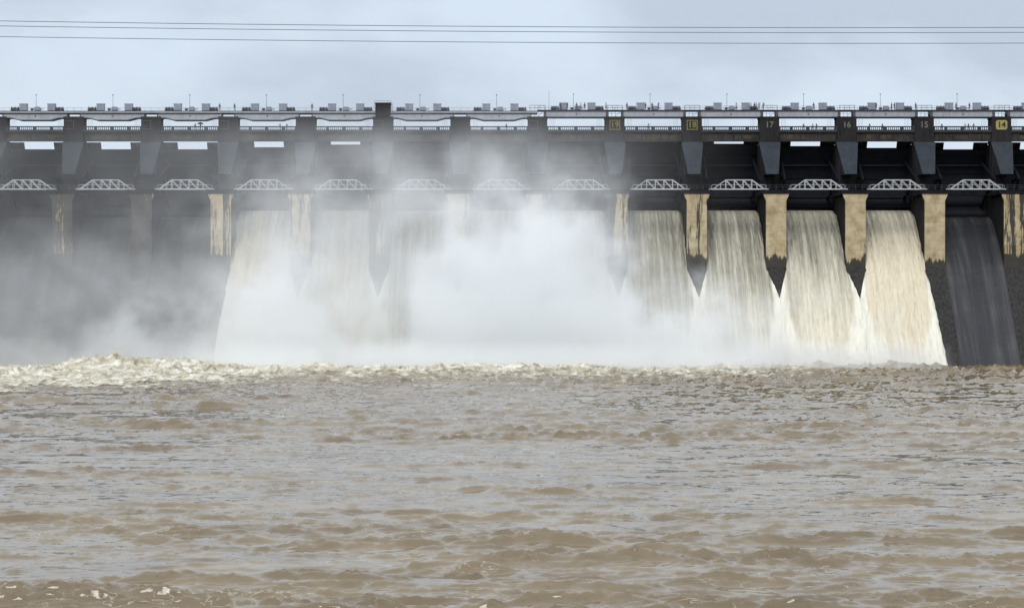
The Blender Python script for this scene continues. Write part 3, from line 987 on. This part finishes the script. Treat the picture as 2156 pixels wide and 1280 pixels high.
def bay_of(px): return int(round(((px - 1078) * .12 + 120.6) / PITCH))
cnt = {}
for lev, lst in (('top', top), ('road', low_)):
    for px in sorted(lst):
        po = rp.choice(['stand', 'stand', 'lean', 'photo', 'step'])
        sh = rp.choice(['dark', 'dark', 'dark', 'white', 'red', 'blue']) if px > 1100 else 'dark'
        if PM[(po, sh)] is None: PM[(po, sh)] = person_mesh(po, shirts[sh])
        b_ = bay_of(px)
        Yp = Y0 + (.5 if lev == 'top' else 1.0)
        z = (63.25 if px < 1130 else 63.48) if lev == 'top' else 58.35
        X = (px - 1078) * Yp / 5000
        cnt[(lev, b_)] = cnt.get((lev, b_), 0) + 1
        n_in = cnt[(lev, b_)]
        t_ = empty('person', (X, Yp, z))
        t_.rotation_euler.z = rp.uniform(-.9, .9)
        t_.scale = (1.08,) * 3 if lev == 'top' else (1.02,) * 3
        nth = ORD[n_in - 1]
        tag(t_, 'person in %s, %s on the %s, %s' % (SH[sh], nth, 'deck' if lev == 'top' else 'road', where(min(b_, 13))), 'person',
            'people on the hoist deck' if lev == 'top' else 'people on the road behind the parapet')
        link('body', PM[(po, sh)], (0, 0, 0), t_)
        link('hair', HAIR, (0, 0, 0), t_)
        if px == 422 and lev == 'road':
            ux = X
# open umbrella over the person at the third bay
um = empty('umbrella', (ux, Y0 + .9, 59.2))
tag(um, 'black open umbrella above the road parapet', 'umbrella')
m = MB(); n = 12
rings = [(0.02, 1.25), (.3, 1.2), (.6, 1.02), (.82, .75)]
v = [(r_ * math.cos(2*math.pi*k/n), r_ * math.sin(2*math.pi*k/n), z_) for r_, z_ in rings for k in range(n)]
f = [(q*n+k, q*n+(k+1)%n, (q+1)*n+(k+1)%n, (q+1)*n+k) for q in range(3) for k in range(n)]
m.add(v, f); link('canopy', m.mesh('canopy', [M_BLACK]), (0,0,0), um)
m = MB(); m.tube((0,0,0),(0,0,1.35),.015,6); link('shaft', m.mesh('shaft', [M_STEEL_D]), (0,0,0), um)

# ------------------------------------------------------------------ power lines
for k, (c_, lab) in enumerate(((59, 'highest of the three thin wires across the sky'), (69.5, 'middle one of the three thin wires across the sky'), (92, 'lowest of the three thin wires across the sky'))):
    YW = 300 + 4 * k
    m = MB(); pts = []
    for s in range(61):
        x = -260 + 520 * s / 60
        px = 1078 + x * 5000 / YW
        zz = CAM_H + (640 - (c_ - 14.2 * ((px - 1800) / 1800)**2)) * YW / 5000
        pts.append((x, YW, zz))
    for a_, b2 in zip(pts[:-1], pts[1:]): m.tube(a_, b2, .042, 6)
    o = link('power_line', m.mesh('power_line', [M_WIRE]))
    tag(o, lab, 'power line', 'power lines crossing the sky')

# ------------------------------------------------------------------ falling water
def sheet_mat():
    m, t, b = new_mat('falling_silty_water')
    al = N(t, 'ShaderNodeAttribute', attribute_name='along').outputs['Fac']     # 0 crest .. 1 toe
    ac = N(t, 'ShaderNodeAttribute', attribute_name='across').outputs['Fac']    # -1 .. 1
    ed = N(t, 'ShaderNodeAttribute', attribute_name='edge').outputs['Fac']
    sd_ = N(t, 'ShaderNodeAttribute', attribute_type='OBJECT', attribute_name='clear').outputs['Fac']
    p = geopos(t)
    # streaks follow the fall
    cmb = N(t, 'ShaderNodeCombineXYZ')
    L(t, p, N(t, 'ShaderNodeSeparateXYZ').inputs[0])
    sep = t.nodes[-1]
    L(t, sep.outputs['X'], cmb.inputs['X']); L(t, al, cmb.inputs['Y'])
    s1 = noise(t, cmb.outputs[0], 1.0, 5, 0.55, 0.1, (1.1, 1.5, 1))
    s2 = noise(t, cmb.outputs[0], 1.0, 5, 0.65, 0.15, (3.4, 5, 1), (5, 2, 0))
    s3 = noise(t, cmb.outputs[0], 1.0, 3, 0.5, 0.3, (0.25, 2.2, 1), (9, 2, 0))
    s = math_(t, 'ADD', math_(t, 'MULTIPLY', s1, .68), math_(t, 'MULTIPLY', s2, .32))
    base = ramp(t, s, [(0.30, (0.13, 0.12, 0.09)), (0.5, (0.32, 0.30, 0.235)), (0.70, (0.60, 0.575, 0.48))])
    tan = ramp(t, s, [(0.28, (0.50, 0.45, 0.33)), (0.5, (0.65, 0.60, 0.47)), (0.72, (0.76, 0.725, 0.62))])
    # aerated part lower down
    k = math_(t, 'ADD', al, math_(t, 'MULTIPLY', math_(t, 'SUBTRACT', s3, 0.5), 0.9))
    k = math_(t, 'SUBTRACT', k, math_(t, 'MULTIPLY', sd_, 0.55))
    col = mixc(t, maprange(t, k, 0.02, 0.62, 0.0, 1.0), base, tan)
    tint = math_(t, 'MULTIPLY', maprange(t, sd_, .35, -.15, 0, 1), maprange(t, al, .1, .4, 0, .33))
    col = mixc(t, tint, col, mixc(t, s, (0.50, 0.39, 0.235), (0.74, 0.63, 0.44)))
    white = mixc(t, s, (0.64, 0.605, 0.49), (0.82, 0.80, 0.71))
    wf = maprange(t, math_(t, 'ADD', ed, math_(t, 'MULTIPLY', math_(t, 'SUBTRACT', s, 0.5), 0.9)), 0.25, 0.75, 0.0, 1.0, True)
    col = mixc(t, wf, col, white)
    L(t, col, b.inputs['Base Color'])
    b.inputs['Roughness'].default_value = 0.55
    b.inputs['Specular IOR Level'].default_value = 0.25
    bump(t, b, s, 0.6, 0.25)
    return m
M_SHEET = sheet_mat()
def build_sheet(b_, left_free, right_free, seed):
    r = np.random.default_rng(seed)
    nu, nv = 90, 110
    Ys = np.linspace(604, 563.2, nv)
    al = np.linspace(0, 1, nv)
    uu = np.linspace(-1, 1, nu)
    tile = wave_tile(256, 20, .25, 3.0, 1.2, 0.6, seed + 100)[0]
    V = np.zeros((nv, nu, 3)); E = np.zeros((nv, nu)); A = np.zeros((nv, nu)); U = np.zeros((nv, nu))
    w0 = 7.3
    for j in range(nv):
        Y = Ys[j]
        t_ = max(0, (583.8 - Y)) / 20.6
        def spread(free):
            if free: return w0 + 2.1 * t_**0.75
            return w0 + min(PITCH / 2 - w0 + .05, 6.4 * t_**0.9 )
        wl, wr = spread(left_free), spread(right_free)
        x = np.where(uu < 0, uu * wl, uu * wr)
        thick = 1.6 - .5 * min(1, (604 - Y) / 20)
        zb = prof(Y) + thick
        if Y > 600: zb = min(zb, 38.3)
        dl = (x + wl); dr = (wr - x)
        d = np.minimum(dl, dr)
        edge_round = np.clip(1 - d / .8, 0, 1)**2 * (thick + .1) * .85 if (left_free or right_free) and t_ > 0 else np.clip(1 - d / .8, 0, 1)**2 * .5
        if not right_free: edge_round = np.where(dr < 2, np.clip(1 - dr / .8, 0, 1)**2 * .6 * (1 - min(1, t_ * 3)), edge_round)
        if not left_free: edge_round = np.where(dl < 2, np.clip(1 - dl / .8, 0, 1)**2 * .6 * (1 - min(1, t_ * 3)), edge_round)
        n = sample(tile, 20, x * 2.2, np.full_like(x, al[j] * 9 + seed))
        z = zb - edge_round + .10 * n * min(1, al[j] * 4 + .15) 
        y = Y - .16 * n
        # seam where two sheets meet: water heaps up
        for free, dd in ((left_free, dl), (right_free, dr)):
            if not free and t_ > .25:
                z = z + .9 * np.exp(-(dd / 1.0)**2) * min(1, (t_ - .25) * 4); 
        V[j, :, 0] = x + bay_x(b_); V[j, :, 1] = y; V[j, :, 2] = z
        # white water: at the shoulders past the nose
        wid = .35 + 3.8 * t_
        e1 = np.maximum(np.exp(-(dl / wid)**2), np.exp(-(dr / wid)**2)) * min(1, .15 + t_ * 3.5)
        E[j] = e1 + .62 * max(0, t_ - .45) / .55
        A[j] = al[j]; U[j] = uu
    me = bpy.data.meshes.new('waterfall')
    idx = np.arange(nv * nu).reshape(nv, nu)
    fs = np.stack([idx[:-1, :-1], idx[1:, :-1], idx[1:, 1:], idx[:-1, 1:]], -1).reshape(-1, 4)
    me.from_pydata(V.reshape(-1, 3).tolist(), [], fs.tolist())
    for nm, arr in (('along', A), ('across', U), ('edge', E)):
        at = me.attributes.new(nm, 'FLOAT', 'POINT'); at.data.foreach_set('value', arr.ravel().astype(np.float32))
    me.polygons.foreach_set('use_smooth', np.ones(len(fs), dtype=bool))
    me.materials.append(M_SHEET)
    return me
CLEAR = {3:.0, 4:.3, 5:.9, 6:.5, 7:.6, 8:1.15, 9:.85, 10:.5, 11:-.15}
WL = {3:'broad pale sheet of water at the left end of the falls', 11:'tan sheet of water at the right end of the falls, beside the dry bay',
      10:'streaked cream sheet of water left of the tan end sheet', 9:'grey streaked sheet of water, third from the right end', 8:'dark grey streaked sheet sinking into spray, fourth from the right end',
      7:'sheet of water buried in the tall white spray, fifth from the right', 6:'sheet of water hidden behind the brightest spray, sixth from right', 5:'grey sheet with darker window in the spray, third from left end', 4:'pale misty sheet second from the left end of the falls'}
for b_ in sorted(FLOW):
    o = link('waterfall', build_sheet(b_, b_ == 3, b_ == 11, b_))
    o['clear'] = CLEAR[b_]
    tag(o, WL[b_], 'waterfall', 'sheets of water pouring through the open bays')

# ------------------------------------------------------------------ spray
def spray():
    m = MB(); m.box(-140, 108, 506, 599, -1.5, 64)
    me = m.mesh('mist', [])
    mt = bpy.data.materials.new('spray_mist'); mt.use_nodes = True
    t = mt.node_tree; t.nodes.clear()
    p = geopos(t)
    # warped position gives billows
    wn = N(t, 'ShaderNodeTexNoise'); wn.inputs['Scale'].default_value = 0.085; wn.inputs['Detail'].default_value = 5; wn.inputs['Roughness'].default_value = .6; wn.inputs['Distortion'].default_value = .15
    mpn = N(t, 'ShaderNodeMapping'); mpn.inputs['Scale'].default_value = (1, .8, 1); L(t, p, mpn.inputs['Vector'])
    L(t, mpn.outputs[0], wn.inputs['Vector'])
    nf = wn.outputs['Fac']
    sep = N(t, 'ShaderNodeSeparateXYZ'); L(t, p, sep.inputs[0])
    X, Y, Z = sep.outputs
    def hcurve(pts):
        """height over x as a curve; pts (x, height)"""
        fc = N(t, 'ShaderNodeFloatCurve')
        c = fc.mapping.curves[0]
        xs = [((x + 140) / 250, h / 60) for x, h in pts]
        c.points[0].location = xs[0]; c.points[1].location = xs[-1]
        for q in xs[1:-1]: c.points.new(*q)
        fc.mapping.update()
        L(t, maprange(t, X, -140, 110), fc.inputs['Value'])
        return math_(t, 'MULTIPLY', fc.outputs[0], 60)
    n0 = math_(t, 'MULTIPLY', math_(t, 'SUBTRACT', nf, 0.49), maprange(t, X, -112, -50, .4, 1, True))
    # dense layer
    hd = math_(t, 'ADD', hcurve(D_PTS), 3.0)
    a1 = math_(t, 'SUBTRACT', math_(t, 'ADD', hd, math_(t, 'MULTIPLY', n0, 64)), Z)
    d1 = math_(t, 'MULTIPLY', maprange(t, a1, -5, 22, 0, 1, True), D_DENS)
    # thin layer
    ht = hcurve(T_PTS)
    a2 = math_(t, 'SUBTRACT', math_(t, 'ADD', ht, math_(t, 'MULTIPLY', n0, 70)), Z)
    d2 = math_(t, 'MULTIPLY', math_(t, 'MULTIPLY', maprange(t, a2, -10, 34, 0, 1, True), maprange(t, nf, .34, .64, .7, 1.3)), T_DENS)
    veil = math_(t, 'MULTIPLY', math_(t, 'MULTIPLY', math_(t, 'MULTIPLY', maprange(t, X, -30, 62, 1, 0, True), maprange(t, X, -110, -30, .45, 1, True)), maprange(t, Z, 50, 63, 1, 0, True)), V_DENS)
    d2 = math_(t, 'MULTIPLY', d2, maprange(t, Z, 44, 60, 1, .12, True))
    d2 = math_(t, 'ADD', d2, math_(t, 'MULTIPLY', veil, maprange(t, nf, .3, .6, .35, 1.5)))
    # depth profile
    low_ = math_(t, 'MULTIPLY', maprange(t, Z, 0, 7, 15, 0, True), maprange(t, X, -85, -58, 0, 1, True))
    yp = math_(t, 'MULTIPLY', maprange(t, math_(t, 'ADD', Y, low_), 540, 558, 0, 1, True), maprange(t, Y, 583, 597, 1, 0, True))
    d = math_(t, 'MULTIPLY', math_(t, 'ADD', d1, d2), yp)
    xr = math_(t, 'MULTIPLY', maprange(t, X, 94, 103, 1, 0, True), maprange(t, X, -139, -132, 0, 1, True))
    d = math_(t, 'MULTIPLY', d, xr)
    pv = N(t, 'ShaderNodeVolumePrincipled')
    pv.inputs['Color'].default_value = (0.985, 0.994, 1, 1)
    pv.inputs['Anisotropy'].default_value = 0.0
    L(t, d, pv.inputs['Density'])
    out = N(t, 'ShaderNodeOutputMaterial'); L(t, pv.outputs[0], out.inputs['Volume'])
    me.materials.append(mt)
    o = link('mist', me)
    tag(o, kind='stuff')
    return o
def px2x(px, Y=566): return (px - 1078) * Y / 5000
def py2z(py, Y=566): return CAM_H + (640 - py) * Y / 5000
D_PTS = [(px2x(a_), max(0, py2z(b2))) for a_, b2 in ((0, 772),(90, 760),(160, 728),(280, 700),(390, 712),(445, 705),(520, 640),(600, 590),(670, 600),(730, 665),(830, 690),(880, 570),(950, 510),(1050, 490),(1180, 465),(1250, 510),(1310, 620),(1400, 655),(1490, 650),(1560, 684),(1640, 716),(1760, 748),(1880, 764),(1990, 778))]
T_PTS = [(px2x(a_), max(0, py2z(b2))) for a_, b2 in ((0, 520),(150, 480),(300, 520),(400, 490),(520, 390),(650, 340),(800, 310),(950, 285),(1080, 280),(1200, 300),(1290, 380),(1360, 540),(1450, 620),(1560, 680),(1700, 760),(1950, 800))]
D_DENS = 0.125
T_DENS = 0.027
V_DENS = 0.007
spray()
